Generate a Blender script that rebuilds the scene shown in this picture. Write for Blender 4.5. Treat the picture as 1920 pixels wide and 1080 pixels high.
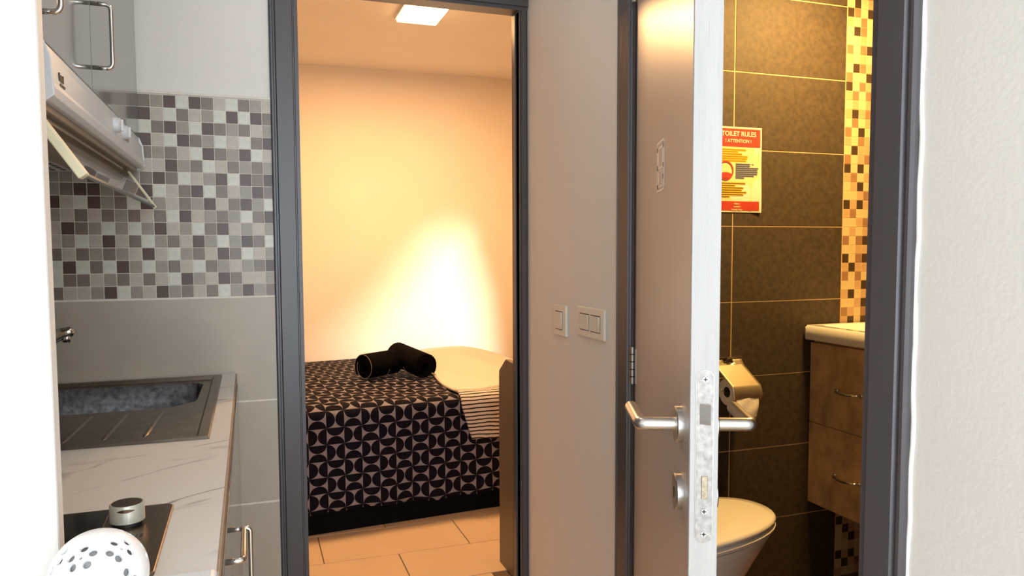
import bpy, bmesh, math, random
from mathutils import Vector, Matrix
random.seed(7)
for o in list(bpy.data.objects): bpy.data.objects.remove(o)
sc = bpy.context.scene
COL = sc.collection
PI = math.pi

# ------------------------------------------------------------------ camera
F, YAW, PITCH, ROLL, CY, H = 1399.909, .339097, .0629936, .00386317, 553.441, 1.25
cam_d = bpy.data.cameras.new('camera'); cam = bpy.data.objects.new('camera', cam_d); COL.objects.link(cam)
cam_d.sensor_width = 36; cam_d.sensor_fit = 'HORIZONTAL'; cam_d.lens = F/1920*36
cam_d.shift_y = (CY-540)/1920; cam_d.clip_start = .02
fw = Vector((math.sin(YAW)*math.cos(PITCH), math.cos(YAW)*math.cos(PITCH), -math.sin(PITCH)))
rt = Vector((math.cos(YAW), -math.sin(YAW), 0)); dn = fw.cross(rt)
r2 = rt*math.cos(ROLL)+dn*math.sin(ROLL); d2 = -rt*math.sin(ROLL)+dn*math.cos(ROLL)
cam.matrix_world = Matrix(((r2.x, -d2.x, -fw.x, 0), (r2.y, -d2.y, -fw.y, 0), (r2.z, -d2.z, -fw.z, H), (0, 0, 0, 1)))
sc.camera = cam

# ------------------------------------------------------------------ world, lights, exposure
w = bpy.data.worlds.new('world'); sc.world = w; w.use_nodes = True
w.node_tree.nodes['Background'].inputs[0].default_value = (.80, .90, 1, 1)
w.node_tree.nodes['Background'].inputs[1].default_value = 1.0
sc.view_settings.view_transform = 'Standard'; sc.view_settings.look = 'None'
sc.view_settings.exposure = 0.0; sc.view_settings.gamma = 1.0
sc.view_settings.use_curve_mapping = False

def area(name, loc, to, sx, sy, power, color, spread=PI):
    d = bpy.data.lights.new(name, 'AREA'); d.shape = 'RECTANGLE'; d.size = sx; d.size_y = sy
    d.energy = power; d.color = color; d.spread = spread
    o = bpy.data.objects.new(name, d); COL.objects.link(o); o.location = loc
    o.rotation_euler = (Vector(to)-Vector(loc)).to_track_quat('-Z', 'Y').to_euler(); return o
def spot(name, loc, to, power, color, angle, blend=.5, r=.03):
    d = bpy.data.lights.new(name, 'SPOT'); d.energy = power; d.color = color; d.spot_size = angle
    d.spot_blend = blend; d.shadow_soft_size = r
    o = bpy.data.objects.new(name, d); COL.objects.link(o); o.location = loc
    o.rotation_euler = (Vector(to)-Vector(loc)).to_track_quat('-Z', 'Y').to_euler(); return o
# daylight through the glazed entrance behind the camera
area('entrance_daylight', (.12, -1.27, 1.25), (.12, 2, 1.2), 1.3, 2.0, 52, (.83, .925, 1))
# bathroom ceiling downlight (above the frame), bedroom panel, unseen spot added for the wedge of light on the bedroom wall
area('bathroom_downlight', (2.08, 2.02, 2.38), (2.08, 2.05, 0), .26, .26, 58, (1, .60, .19))
area('bedroom_panel_light', (.805, 3.55, 2.335), (.805, 3.55, 0), .18, .22, 58, (1, .55, .23))
spot('bedroom_wedge_spot', (3.90, 2.70, 1.75), (1.35, 4.8, .8), 1150, (1, .93, .80), math.radians(40), .3, .10)
area('hall_ceiling_lamp', (.30, 1.55, 2.40), (.30, 1.55, 0), .18, .18, 2.0, (1, .88, .72))

# ------------------------------------------------------------------ materials
def srgb(r, g, b):
    f = lambda c: (c/255)/12.92 if c/255 <= .04045 else ((c/255+.055)/1.055)**2.4
    return (f(r), f(g), f(b), 1)
def nt(m): return m.node_tree.nodes, m.node_tree.links
def mat(name, col, rough=.5, metal=0., var=0., scale=20., bump=0., bscale=None, coat=0., stretch=None, detail=4):
    m = bpy.data.materials.new(name); m.use_nodes = True; N, L = nt(m); b = N['Principled BSDF']
    c = srgb(*col); b.inputs['Base Color'].default_value = c
    b.inputs['Roughness'].default_value = rough; b.inputs['Metallic'].default_value = metal
    b.inputs['Coat Weight'].default_value = coat; b.inputs['Coat Roughness'].default_value = .08
    if var or bump:
        tc = N.new('ShaderNodeTexCoord'); src = tc.outputs['Object']
        if stretch:
            mp = N.new('ShaderNodeMapping'); mp.inputs['Scale'].default_value = stretch
            L.new(src, mp.inputs[0]); src = mp.outputs[0]
        if var:
            n = N.new('ShaderNodeTexNoise'); n.inputs['Scale'].default_value = scale; n.inputs['Detail'].default_value = detail
            L.new(src, n.inputs['Vector'])
            r = N.new('ShaderNodeValToRGB'); r.color_ramp.elements[0].position = .3; r.color_ramp.elements[1].position = .7
            r.color_ramp.elements[0].color = tuple(x*(1-var) for x in c[:3])+(1,)
            r.color_ramp.elements[1].color = tuple(min(1, x*(1+var)) for x in c[:3])+(1,)
            L.new(n.outputs[0], r.inputs[0]); L.new(r.outputs[0], b.inputs['Base Color'])
        if bump:
            n2 = N.new('ShaderNodeTexNoise'); n2.inputs['Scale'].default_value = bscale or scale; n2.inputs['Detail'].default_value = 5
            L.new(src, n2.inputs['Vector']); bp = N.new('ShaderNodeBump'); bp.inputs['Strength'].default_value = bump
            bp.inputs['Distance'].default_value = .004
            L.new(n2.outputs[0], bp.inputs['Height']); L.new(bp.outputs[0], b.inputs['Normal'])
    return m
def emis(name, col, s):
    m = mat(name, col); b = m.node_tree.nodes['Principled BSDF']
    b.inputs['Emission Color'].default_value = srgb(*col); b.inputs['Emission Strength'].default_value = s; return m

M = {}
M['wall'] = mat('white_wall_paint', (226, 222, 216), .6, var=.02, scale=3, bump=.12, bscale=120)
M['wallbed'] = mat('bedroom_wall_paint', (232, 222, 208), .65, var=.02, scale=2, bump=.06, bscale=90)
M['ceil'] = mat('ceiling_paint', (240, 234, 228), .8, var=.015, scale=3)
M['frame'] = mat('dark_grey_gloss_paint', (76, 73, 76), .34, var=.08, scale=9, bump=.10, bscale=60, stretch=(1, 1, .15))
M['doorface'] = mat('door_grey_paint', (166, 157, 152), .34, var=.04, scale=6, bump=.08, bscale=90, stretch=(1, 1, .1))
M['dooredge'] = mat('door_white_edge', (180, 178, 176), .55, var=.05, scale=14, bump=.35, bscale=70, stretch=(4, 4, .25))
M['steel'] = mat('brushed_steel', (196, 194, 190), .28, 1., var=.06, scale=60, stretch=(1, 1, 8))
M['steeldull'] = mat('dull_steel', (176, 172, 166), .42, 1., var=.10, scale=90)
M['chrome'] = mat('chrome', (215, 213, 210), .10, 1.)
M['sink'] = mat('sink_steel', (128, 121, 112), .36, 1., var=.14, scale=26)
M['bowl'] = mat('sink_bowl_steel', (104, 104, 107), .45, 1., var=.45, scale=85, detail=8)
M['grey'] = mat('glossy_grey_laminate', (112, 112, 111), .10, var=.01, scale=3, coat=.3)
M['carcass'] = mat('grey_carcass', (150, 150, 148), .5, var=.02, scale=8)
M['whiteplastic'] = mat('white_enamel', (218, 221, 224), .32, var=.02, scale=8)
M['cream'] = mat('cream_plastic', (238, 230, 196), .4, var=.03, scale=20)
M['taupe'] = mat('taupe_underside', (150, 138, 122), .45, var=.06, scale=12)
M['black'] = mat('black_plastic', (18, 18, 19), .4, var=.1, scale=30)
M['blackglass'] = mat('black_ceramic_glass', (9, 9, 10), .10, var=.1, scale=5)
M['switch'] = mat('switch_ivory_plastic', (226, 220, 208), .38, var=.02, scale=15)
M['beige'] = mat('beige_stone_tile', (178, 168, 153), .42, var=.07, scale=7, bump=.04, bscale=60, detail=9)
M['grout'] = mat('pale_grout', (226, 220, 208), .85, var=.05, scale=60)
M['mosgrout'] = mat('mosaic_grout', (224, 218, 208), .8, var=.05, scale=60)
M['bathgrout'] = mat('bathroom_grout', (196, 166, 122), .85, var=.05, scale=60)
M['bathtile'] = mat('dark_brown_bath_tile', (64, 52, 37), .68, var=.28, scale=55, bump=.10, bscale=90, detail=10)
M['bathfloor'] = mat('bathroom_floor_tile', (92, 66, 50), .5, var=.2, scale=30)
M['floortile'] = mat('beige_floor_tile', (196, 170, 140), .42, var=.06, scale=6, detail=8)
M['floorgrout'] = mat('floor_grout', (96, 74, 54), .9, var=.1, scale=60)
M['ceramic'] = mat('white_ceramic', (236, 230, 220), .12, var=.01, scale=4, coat=.6)
M['paper'] = mat('tissue_paper', (240, 232, 220), .9, var=.03, scale=60, bump=.2, bscale=150)
M['vanity'] = mat('brown_wood_effect', (190, 156, 118), .45, var=.30, scale=13, detail=9, stretch=(1, 1, .7))
M['edgeband'] = mat('pale_edge_band', (190, 170, 145), .45, var=.03, scale=12)
M['towel'] = mat('black_terry_towel', (8, 6, 6), .95, var=.3, scale=90, bump=.6, bscale=260)
M['towelline'] = mat('towel_edge_stitch', (122, 116, 106), .9, var=.2, scale=90)
M['brownpanel'] = mat('dark_taupe_panel', (104, 92, 80), .42, var=.04, scale=7)
M['satin'] = mat('satin_steel_flap', (206, 190, 160), .38, .8, var=.05, scale=30)
M['bedbase'] = mat('black_bed_base', (14, 13, 14), .8, var=.1, scale=30)
M['ball'] = mat('white_glazed_ceramic', (238, 236, 236), .28, var=.01, scale=6)
M['ballin'] = mat('ball_lit_inside_grey', (196, 192, 192), .7, var=.02, scale=6)
M['hobsteel'] = mat('bronze_brushed_steel', (120, 104, 90), .30, 1., var=.10, scale=40, stretch=(12, 1, 1))
M['knob'] = mat('knob_satin_metal', (190, 188, 174), .32, .35, var=.05, scale=50, stretch=(1, 1, 6))
for k in ('towel', 'bedbase', 'towelline'): M[k].node_tree.nodes['Principled BSDF'].inputs['Specular IOR Level'].default_value = .05
M['posteryellow'] = mat('poster_paper', (226, 206, 150), .6, var=.05, scale=9)
M['posterborder'] = mat('poster_white_paper', (226, 214, 190), .6, var=.02, scale=9)
M['posterred'] = mat('poster_red_ink', (176, 52, 36), .6, var=.06, scale=20)
M['hi'] = mat('poster_yellow_marker', (214, 170, 30), .6, var=.05, scale=30)
M['higrey'] = mat('poster_grey_marker', (112, 116, 132), .6, var=.05, scale=30)
M['ink'] = mat('poster_dark_ink', (44, 38, 34), .6, var=.1, scale=40)
M['inkor'] = mat('poster_orange_ink', (160, 100, 20), .6, var=.1, scale=40)
M['lamp'] = emis('bedroom_lamp_diffuser', (255, 214, 150), 9.0)
M['sticker'] = mat('sticker_clear_film', (178, 168, 158), .4, var=.05, scale=60)
M['stickerw'] = mat('sticker_white_ink', (226, 220, 212), .5, var=.03, scale=60)
for k, c in dict(B=(82, 62, 54), T=(122, 109, 99), G=(152, 143, 133), L=(184, 175, 162), W=(206, 206, 195)).items():
    M['mos'+k] = mat('mosaic_'+{'B': 'dark_brown', 'T': 'taupe', 'G': 'grey', 'L': 'light_beige', 'W': 'off_white'}[k], c, .38, var=.07, scale=70, detail=6)
for k, c in dict(D=(70, 54, 40), M=(150, 114, 84), l=(190, 156, 116), w=(204, 184, 138)).items():
    M['bm'+k] = mat('bath_mosaic_'+{'D': 'dark', 'M': 'tan', 'l': 'sand', 'w': 'cream'}[k], c, .34, var=.06, scale=60)

def glass_mat():
    m = bpy.data.materials.new('tinted_visor_glass'); m.use_nodes = True; N, L = nt(m)
    b = N['Principled BSDF']; b.inputs['Base Color'].default_value = srgb(214, 198, 176); b.inputs['Roughness'].default_value = .03
    b.inputs['Transmission Weight'].default_value = 1; b.inputs['IOR'].default_value = 1.2; return m
M['glass'] = glass_mat()
def marble_mat():
    m = bpy.data.materials.new('white_marble_laminate'); m.use_nodes = True; N, L = nt(m); b = N['Principled BSDF']
    b.inputs['Roughness'].default_value = .30
    tc = N.new('ShaderNodeTexCoord'); mp = N.new('ShaderNodeMapping'); mp.inputs['Rotation'].default_value = (0, 0, -math.radians(30))
    L.new(tc.outputs['Object'], mp.inputs[0])
    sq = N.new('ShaderNodeMapping'); sq.inputs['Scale'].default_value = (.22, 1, 1); L.new(mp.outputs[0], sq.inputs[0])
    n = N.new('ShaderNodeTexNoise'); n.inputs['Scale'].default_value = 5.2; n.inputs['Detail'].default_value = 3; n.inputs['Roughness'].default_value = .5
    n.inputs['Distortion'].default_value = .5; L.new(sq.outputs[0], n.inputs['Vector'])
    a = N.new('ShaderNodeMath'); a.operation = 'SUBTRACT'; a.inputs[1].default_value = .5; L.new(n.outputs[0], a.inputs[0])
    ab = N.new('ShaderNodeMath'); ab.operation = 'ABSOLUTE'; L.new(a.outputs[0], ab.inputs[0])
    r = N.new('ShaderNodeValToRGB'); r.color_ramp.elements[0].position = .0; r.color_ramp.elements[1].position = .014
    r.color_ramp.elements[0].color = (1, 1, 1, 1); r.color_ramp.elements[1].color = (0, 0, 0, 1); L.new(ab.outputs[0], r.inputs[0])
    n2 = N.new('ShaderNodeTexNoise'); n2.inputs['Scale'].default_value = 9; L.new(mp.outputs[0], n2.inputs['Vector'])
    r2 = N.new('ShaderNodeValToRGB'); r2.color_ramp.elements[0].position = .42; r2.color_ramp.elements[1].position = .66; L.new(n2.outputs[0], r2.inputs[0])
    mu = N.new('ShaderNodeMath'); mu.operation = 'MULTIPLY'; L.new(r.outputs[0], mu.inputs[0]); L.new(r2.outputs[0], mu.inputs[1])
    mx = N.new('ShaderNodeMix'); mx.data_type = 'RGBA'; L.new(mu.outputs[0], mx.inputs['Factor'])
    mx.inputs['A'].default_value = srgb(220, 218, 214); mx.inputs['B'].default_value = srgb(112, 110, 112)
    L.new(mx.outputs['Result'], b.inputs['Base Color']); return m
M['marble'] = marble_mat()
def math_n(N, L, op, a, b=None):
    n = N.new('ShaderNodeMath'); n.operation = op
    for i, v in enumerate((a, b)):
        if v is None: continue
        if isinstance(v, (int, float)): n.inputs[i].default_value = v
        else: L.new(v, n.inputs[i])
    return n.outputs[0]
def duvet_mat():
    m = bpy.data.materials.new('half_disc_print_cotton'); m.use_nodes = True; N, L = nt(m); b = N['Principled BSDF']
    b.inputs['Roughness'].default_value = .85
    uv = N.new('ShaderNodeUVMap'); sp = N.new('ShaderNodeSeparateXYZ'); L.new(uv.outputs[0], sp.inputs[0])
    u, v = sp.outputs[0], sp.outputs[1]; mn = lambda *a: math_n(N, L, *a)
    p = mn('ABSOLUTE', mn('SUBTRACT', mn('FRACT', u), .5)); q = mn('ABSOLUTE', mn('SUBTRACT', mn('FRACT', v), .5))
    par = mn('FLOORED_MODULO', mn('ADD', mn('FLOOR', u), mn('FLOOR', v)), 2.0)
    def disc(a, c):
        t = mn('SUBTRACT', c, .5); return mn('SQRT', mn('ADD', mn('MULTIPLY', a, a), mn('MULTIPLY', t, t)))
    A = disc(p, q); B = disc(q, p)
    d = mn('ADD', mn('MULTIPLY', A, par), mn('MULTIPLY', B, mn('SUBTRACT', 1.0, par)))
    dark = mn('LESS_THAN', d, .490)
    edge = mn('GREATER_THAN', mn('MAXIMUM', p, q), .491)
    dark = mn('MAXIMUM', dark, mn('MULTIPLY', edge, .85))
    mx = N.new('ShaderNodeMix'); mx.data_type = 'RGBA'; L.new(dark, mx.inputs['Factor'])
    mx.inputs['A'].default_value = srgb(124, 119, 128); mx.inputs['B'].default_value = srgb(13, 11, 19)
    b.inputs['Specular IOR Level'].default_value = .1
    L.new(mx.outputs['Result'], b.inputs['Base Color']); return m
M['duvet'] = duvet_mat()
def throw_mat():
    m = bpy.data.materials.new('cream_throw_with_black_stripes'); m.use_nodes = True; N, L = nt(m); b = N['Principled BSDF']
    b.inputs['Roughness'].default_value = .95
    uv = N.new('ShaderNodeUVMap'); sp = N.new('ShaderNodeSeparateXYZ'); L.new(uv.outputs[0], sp.inputs[0])
    mn = lambda *a: math_n(N, L, *a)
    nz = N.new('ShaderNodeTexNoise'); nz.inputs['Scale'].default_value = 14; L.new(uv.outputs[0], nz.inputs['Vector'])
    v = mn('ADD', sp.outputs[1], mn('MULTIPLY', mn('SUBTRACT', nz.outputs[0], .5), .012))
    st = mn('LESS_THAN', mn('FRACT', mn('DIVIDE', v, .0185)), .36); lim = mn('LESS_THAN', v, .30)
    fac = mn('MULTIPLY', st, lim)
    mx = N.new('ShaderNodeMix'); mx.data_type = 'RGBA'; L.new(fac, mx.inputs['Factor'])
    mx.inputs['A'].default_value = srgb(206, 193, 180); mx.inputs['B'].default_value = srgb(34, 27, 26)
    L.new(mx.outputs['Result'], b.inputs['Base Color'])
    n2 = N.new('ShaderNodeTexNoise'); n2.inputs['Scale'].default_value = 120; n2.inputs['Detail'].default_value = 6; L.new(uv.outputs[0], n2.inputs['Vector'])
    bp = N.new('ShaderNodeBump'); bp.inputs['Strength'].default_value = .7; bp.inputs['Distance'].default_value = .01
    L.new(n2.outputs[0], bp.inputs['Height']); L.new(bp.outputs[0], b.inputs['Normal']); return m
M['throw'] = throw_mat()

# ------------------------------------------------------------------ mesh helpers
def link(name, me, m, parent=None, smooth=False):
    o = bpy.data.objects.new(name, me); COL.objects.link(o)
    if m is not None and not me.materials: me.materials.append(M[m] if isinstance(m, str) else m)
    if parent: o.parent = parent
    if smooth:
        for p in me.polygons: p.use_smooth = True
    return o
def fin(name, bm, m, parent=None, smooth=False):
    bmesh.ops.recalc_face_normals(bm, faces=bm.faces)
    me = bpy.data.meshes.new(name); bm.to_mesh(me); bm.free()
    return link(name, me, m, parent, smooth)
def addbox(bm, x0, x1, y0, y1, z0, z1, bev=0, seg=2):
    t = bmesh.new()
    r = bmesh.ops.create_cube(t, size=1)
    for v in t.verts:
        v.co = Vector((x0+(v.co.x+.5)*(x1-x0), y0+(v.co.y+.5)*(y1-y0), z0+(v.co.z+.5)*(z1-z0)))
    if bev: bmesh.ops.bevel(t, geom=t.edges[:], offset=bev, segments=seg, affect='EDGES', profile=.5)
    merge(bm, t)
def merge(bm, t, mx=None):
    me = bpy.data.meshes.new('t'); t.to_mesh(me); t.free()
    if mx is not None: me.transform(mx)
    bm.from_mesh(me); bpy.data.meshes.remove(me)
def box(name, x0, x1, y0, y1, z0, z1, m, parent=None, bev=0, seg=2):
    bm = bmesh.new(); addbox(bm, x0, x1, y0, y1, z0, z1, bev, seg); return fin(name, bm, m, parent)
def addtube(bm, pts, r, n=14, caps=True):
    pts = [Vector(p) for p in pts]; rings = []; up = None
    rr = r if isinstance(r, (list, tuple)) else [r]*len(pts)
    for i, p in enumerate(pts):
        a = pts[max(0, i-1)]; b = pts[min(len(pts)-1, i+1)]; t = (b-a).normalized()
        if up is None:
            up = t.orthogonal().normalized()
        up = (up-t*up.dot(t)).normalized(); s = t.cross(up)
        rings.append([bm.verts.new(p+(up*math.cos(2*PI*k/n)+s*math.sin(2*PI*k/n))*rr[i]) for k in range(n)])
    for a, b in zip(rings, rings[1:]):
        for k in range(n): bm.faces.new((a[k], a[(k+1) % n], b[(k+1) % n], b[k]))
    if caps: bm.faces.new(rings[0][::-1]); bm.faces.new(rings[-1])
def tube(name, pts, r, m, parent=None, n=14):
    bm = bmesh.new(); addtube(bm, pts, r, n); return fin(name, bm, m, parent, True)
def fillet(pts, rad, n=6):
    pts = [Vector(p) for p in pts]; out = [pts[0]]
    for a, b, c in zip(pts, pts[1:], pts[2:]):
        u = (a-b).normalized()*rad; v = (c-b).normalized()*rad; p0 = b+u; p2 = b+v
        for k in range(n+1):
            t = k/n; out.append(p0*(1-t)**2+b*2*t*(1-t)+p2*t*t)
    out.append(pts[-1]); return out
def addprism(bm, poly, axis, lo, hi):
    """poly: 2D points; axis is the extrusion axis, the other two axes take the points in x,y,z order"""
    def co(p, h):
        c = list(p); c.insert(axis, h); return Vector(c)
    a = [bm.verts.new(co(p, lo)) for p in poly]; b = [bm.verts.new(co(p, hi)) for p in poly]; n = len(poly)
    bm.faces.new(a[::-1]); bm.faces.new(b)
    for k in range(n): bm.faces.new((a[k], a[(k+1) % n], b[(k+1) % n], b[k]))
def prism(name, poly, axis, lo, hi, m, parent=None, bev=0):
    bm = bmesh.new(); addprism(bm, poly, axis, lo, hi); bmesh.ops.recalc_face_normals(bm, faces=bm.faces)
    if bev: bmesh.ops.bevel(bm, geom=bm.edges[:], offset=bev, segments=2, affect='EDGES', profile=.5)
    return fin(name, bm, m, parent)
def loft(bm, rings, cap0=True, cap1=True):
    R_ = [[bm.verts.new(p) for p in r] for r in rings]; n = len(R_[0])
    for a, b in zip(R_, R_[1:]):
        for k in range(n): bm.faces.new((a[k], a[(k+1) % n], b[(k+1) % n], b[k]))
    if cap0: bm.faces.new(R_[0][::-1])
    if cap1: bm.faces.new(R_[-1])
def empty(name, loc=(0, 0, 0)):
    o = bpy.data.objects.new(name, None); COL.objects.link(o); o.empty_display_size = .05
    return o
def tag(o, label, cat, group=None):
    o['label'] = label; o['category'] = cat
    if group: o['group'] = group
    return o
def thing(name, label, cat, group=None): return tag(empty(name), label, cat, group)
def struct(o): o['kind'] = 'structure'; return o
def sharp(o, ang=35):
    o.data.set_sharp_from_angle(angle=math.radians(ang)) if hasattr(o.data, 'set_sharp_from_angle') else None
    return o
def text(name, body, size, mx, m, parent, ext=.0003, align='CENTER', bold=0):
    cu = bpy.data.curves.new(name, 'FONT'); cu.body = body; cu.size = size; cu.extrude = ext; cu.align_x = align; cu.offset = bold
    t = bpy.data.objects.new('t', cu); COL.objects.link(t)
    me = bpy.data.meshes.new_from_object(t.evaluated_get(bpy.context.evaluated_depsgraph_get()))
    bpy.data.objects.remove(t); me.transform(mx); return link(name, me, m, parent)

# ------------------------------------------------------------------ setting: hall + kitchenette
YW, XW, YB = 2.26, .85, 2.49            # tiled end wall, wall with the switches, far bathroom wall
YE = -1.3                               # entrance opening behind the camera
HC = 2.42
bm = bmesh.new(); addbox(bm, -.72, XW+.1, YE, YW+.058, -.3, 0); struct(fin('floor', bm, 'floortile'))
box('ceiling', -.72, XW+.1, YE, YW+.058, HC, HC+.1, 'ceil')['kind'] = 'structure'
box('wall_left', -.72, -.62, YE, YW+.058, 0, HC, 'wall')['kind'] = 'structure'
# white stub beside the counter
struct(box('wall_stub', -.62, -.184, .832, .858, .905, HC, 'wall', bev=.003))
# end wall with the bedroom doorway
JX0, JX1, HEAD = .149, .825, 1.997
bm = bmesh.new()
addbox(bm, -.62, JX0, YW, YW+.058, 0, HC); addbox(bm, JX1, XW, YW, YW+.058, 0, HC); addbox(bm, JX0, JX1, YW, YW+.058, HEAD+.01, HC)
wall_back = struct(fin('wall_back', bm, 'wall'))
# switch wall, with the bathroom doorway
DY0, DY1 = .845, 1.555
bm = bmesh.new()
addbox(bm, XW, XW+.1, DY1, YW+.058, -.3, HC); addbox(bm, XW+.062, XW+.1, YW+.058, YB+.055, -.3, HC); addbox(bm, XW, XW+.1, YE, DY0, -.3, HC); addbox(bm, XW, XW+.1, DY0, DY1, 2.05, HC)
wall_right = struct(fin('wall_right', bm, 'wall'))

# ---- tiles on the end wall
def tile_mesh(name, w, h, d, bev=.0012):
    bm = bmesh.new(); addbox(bm, 0, w, -d, 0, 0, h)
    es = [e for e in bm.edges if all(abs(v.co.y+d) < 1e-6 for v in e.verts)]
    bmesh.ops.bevel(bm, geom=es, offset=bev, segments=1, affect='EDGES'); bmesh.ops.recalc_face_normals(bm, faces=bm.faces)
    me = bpy.data.meshes.new(name); bm.to_mesh(me); bm.free(); return me
PX, X0 = .0318, -.2710
ZT, ZB_ = 1.6690, 1.1165
PZ = (ZT-ZB_)/16
rows = ['TGBWBTLWTGL', 'BLWTLGWBWBT', 'WTBGWBTGTLG', 'BLWBTGWLWTB', 'TGTLWBTGBWL', 'LLBGTWLTGTG', 'TBTWLGBWBTB', 'BWLTBWTLGBT',
        'BGLTGBLTBGW', 'LTWBLGTGWTB', 'GBLGWTBLGLG', 'WGTLBGWGBTW', 'BLWGTLBTWLG', 'WGTLWTGLGTB', 'TLWBGLBTLLG', 'LBGTLTWGBGT']
left = {7: 'GGLTLTG', 8: 'GTBBGTL', 9: 'BLWBGTW', 10: 'GLTLTGT', 11: 'LBTGWGW', 12: 'LGWLBLT', 13: 'TLTGTGL', 14: 'WBWTWBG', 15: 'WTTLGTL', 16: 'TLLGBWG'}
box('mosaic_grout', -.62, .10, YW-.0057, YW+.001, ZB_-.002, ZT+.003, 'mosgrout', wall_back)
g = .0017
mos = {k: tile_mesh('mosaic_tile_'+k, PX-g, PZ-g, .0065, .0008) for k in 'BTGLW'}
for k in mos: mos[k].materials.append(M['mos'+k])
rest = bmesh.new(); rest_mats = list('BTGLW')
for r in range(16):
    l = left.get(r+1) or ''.join(random.choice('BTGLWTGL') for _ in range(7))
    for j in range(-11, 11):
        ch = rows[r][j] if j >= 0 else (l[j+7] if j >= -7 else random.choice('BTGLW'))
        x = X0+PX*j; z = ZT-PZ*(r+1)+g/2
        if j < -7:
            addbox(rest, x, x+PX-g, YW-.0065, YW, z, z+PZ-g)
            rest.faces.ensure_lookup_table()
            for f in rest.faces[-6:]: f.material_index = rest_mats.index(ch)
            continue
        o = bpy.data.objects.new('mosaic_tile', mos[ch]); COL.objects.link(o); o.parent = wall_back
        o.location = (x, YW, z)
me = bpy.data.meshes.new('mosaic_rest'); rest.to_mesh(me); rest.free()
for k in rest_mats: me.materials.append(M['mos'+k])
o = link('mosaic_tile_remainder', me, None, wall_back); o['kind'] = 'stuff'
box('tile_bead', -.62, .075, YW-.010, YW, ZT+.002, ZT+.008, 'grout', wall_back, .001)
box('tile_grout', -.62, .10, YW-.0072, YW+.001, 0, ZB_-.002, 'grout', wall_back)
for k in range(4):
    z1 = ZB_-.0045-.300*k; z0 = max(.0, z1-.2955)
    for a, b in ((-.62, -.532), (-.529, .072)):
        me = tile_mesh('wall_tile', b-a, z1-z0, .008); o = link('wall_tile', me, 'beige', wall_back); o.location = (a, YW, z0)

# ---- bedroom door frame
def casing_profile(flip=1):
    # across width 0..w (outer -> inner), depth outwards
    return [(0, 0), (0, .010), (.004, .014), (.009, .014), (.011, .010), (.015, .010), (.018, .016), (.062, .016), (.064, .012), (.0665, .012), (.0685, .008), (.079, .008), (.079, 0)]
t = struct(empty('trim_1'))
pr_ = casing_profile()
prism('casing', [(.070+a, YW-b) for a, b in pr_], 2, 0, HEAD+.075, 'frame', t)
prism('casing', [(.850-a*.34, YW-b*.6) for a, b in pr_], 2, 0, HEAD+.012, 'frame', t)
bm = bmesh.new(); addbox(bm, .149, .850, YW-.016, YW, HEAD+.010, HEAD+.075); addbox(bm, .149, .850, YW-.010, YW, HEAD-.002, HEAD+.010)
fin('head_casing', bm, 'frame', t)
box('jamb', JX0-.012, JX0, YW, YW+.060, 0, HEAD, 'frame', t, .001)
bm = bmesh.new(); addbox(bm, JX1, JX1+.012, YW-.004, YW+.060, 0, HEAD, .001); addbox(bm, JX1-.005, JX1+.001, YW+.028, YW+.060, 0, HEAD, .001)
fin('jamb', bm, 'frame', t)
box('head_jamb', JX0, JX1, YW, YW+.060, HEAD, HEAD+.012, 'frame', t, .001)

# ---- bathroom door frame
t2 = struct(empty('trim_2'))
def prof_y(y0, sgn, scale=1.): return [(XW-b, y0+sgn*a*scale) for a, b in pr_]
prism('casing', prof_y(.768, 1), 2, 0, 2.10, 'frame', t2)
prism('casing', prof_y(1.618, -1), 2, 0, 2.10, 'frame', t2)
box('head_casing', XW-.014, XW, .768, 1.618, 2.045, 2.115, 'frame', t2, .002)
box('jamb', XW, XW+.10, .835, .847, -.16, 2.04, 'frame', t2, .001)
bm = bmesh.new(); addbox(bm, XW, XW+.10, 1.539, 1.555, -.16, 2.04, .001); addbox(bm, XW+.045, XW+.10, 1.525, 1.540, -.16, 2.04, .001)
fin('jamb', bm, 'frame', t2)
box('head_jamb', XW, XW+.10, .847, 1.539, 2.035, 2.05, 'frame', t2, .001)
# bead of white filler left on the wall beside the near casing
bm = bmesh.new(); zz = .0
pts = []
for k in range(60):
    z = k*.035; pts.append((XW-.0005, .7675+.0015*math.sin(k*1.7)+.001*math.sin(k*.61), z))
addtube(bm, pts, .0035, 8); fin('filler_bead', bm, 'wall', t2, True)

# ---- bathroom shell
XR = 2.66; FB = -.165
struct(box('floor_bathroom', XW+.1, XR+.1, .4, YB+.1, FB-.1, FB, 'bathfloor'))
struct(box('ceiling_bathroom', XW+.1, XR+.1, .4, YB+.1, HC, HC+.1, 'ceil'))
wb = struct(box('wall_bathroom_back', XW+.1, XR+.1, YB+.0012, YB+.055, FB, HC, 'bathgrout'))
struct(box('wall_bathroom_right', XR, XR+.1, .4, YB+.008, FB, HC, 'bathtile'))
struct(box('wall_bathroom_front', XW+.1, XR, .3, .4, FB, HC, 'bathtile'))
struct(box('wall_bathroom_left_cladding', XW+.1, XW+.108, 1.60, YB, FB, HC, 'bathtile'))
gz = [FB+.2995*k for k in range(9)]+[HC]
for k in range(9):
    for a, b in ((.958, 1.2), (1.2, 1.8), (1.8, 2.343)):
        z0, z1 = gz[k], gz[k+1]
        me = tile_mesh('bath_tile', b-a-.0042, z1-z0-.0038, .010); o = link('wall_tile', me, 'bathtile', wb)
        o.location = (a+.002, YB+.010, z0+.002)
BP = .0346; BZ = .2995/8
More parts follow.
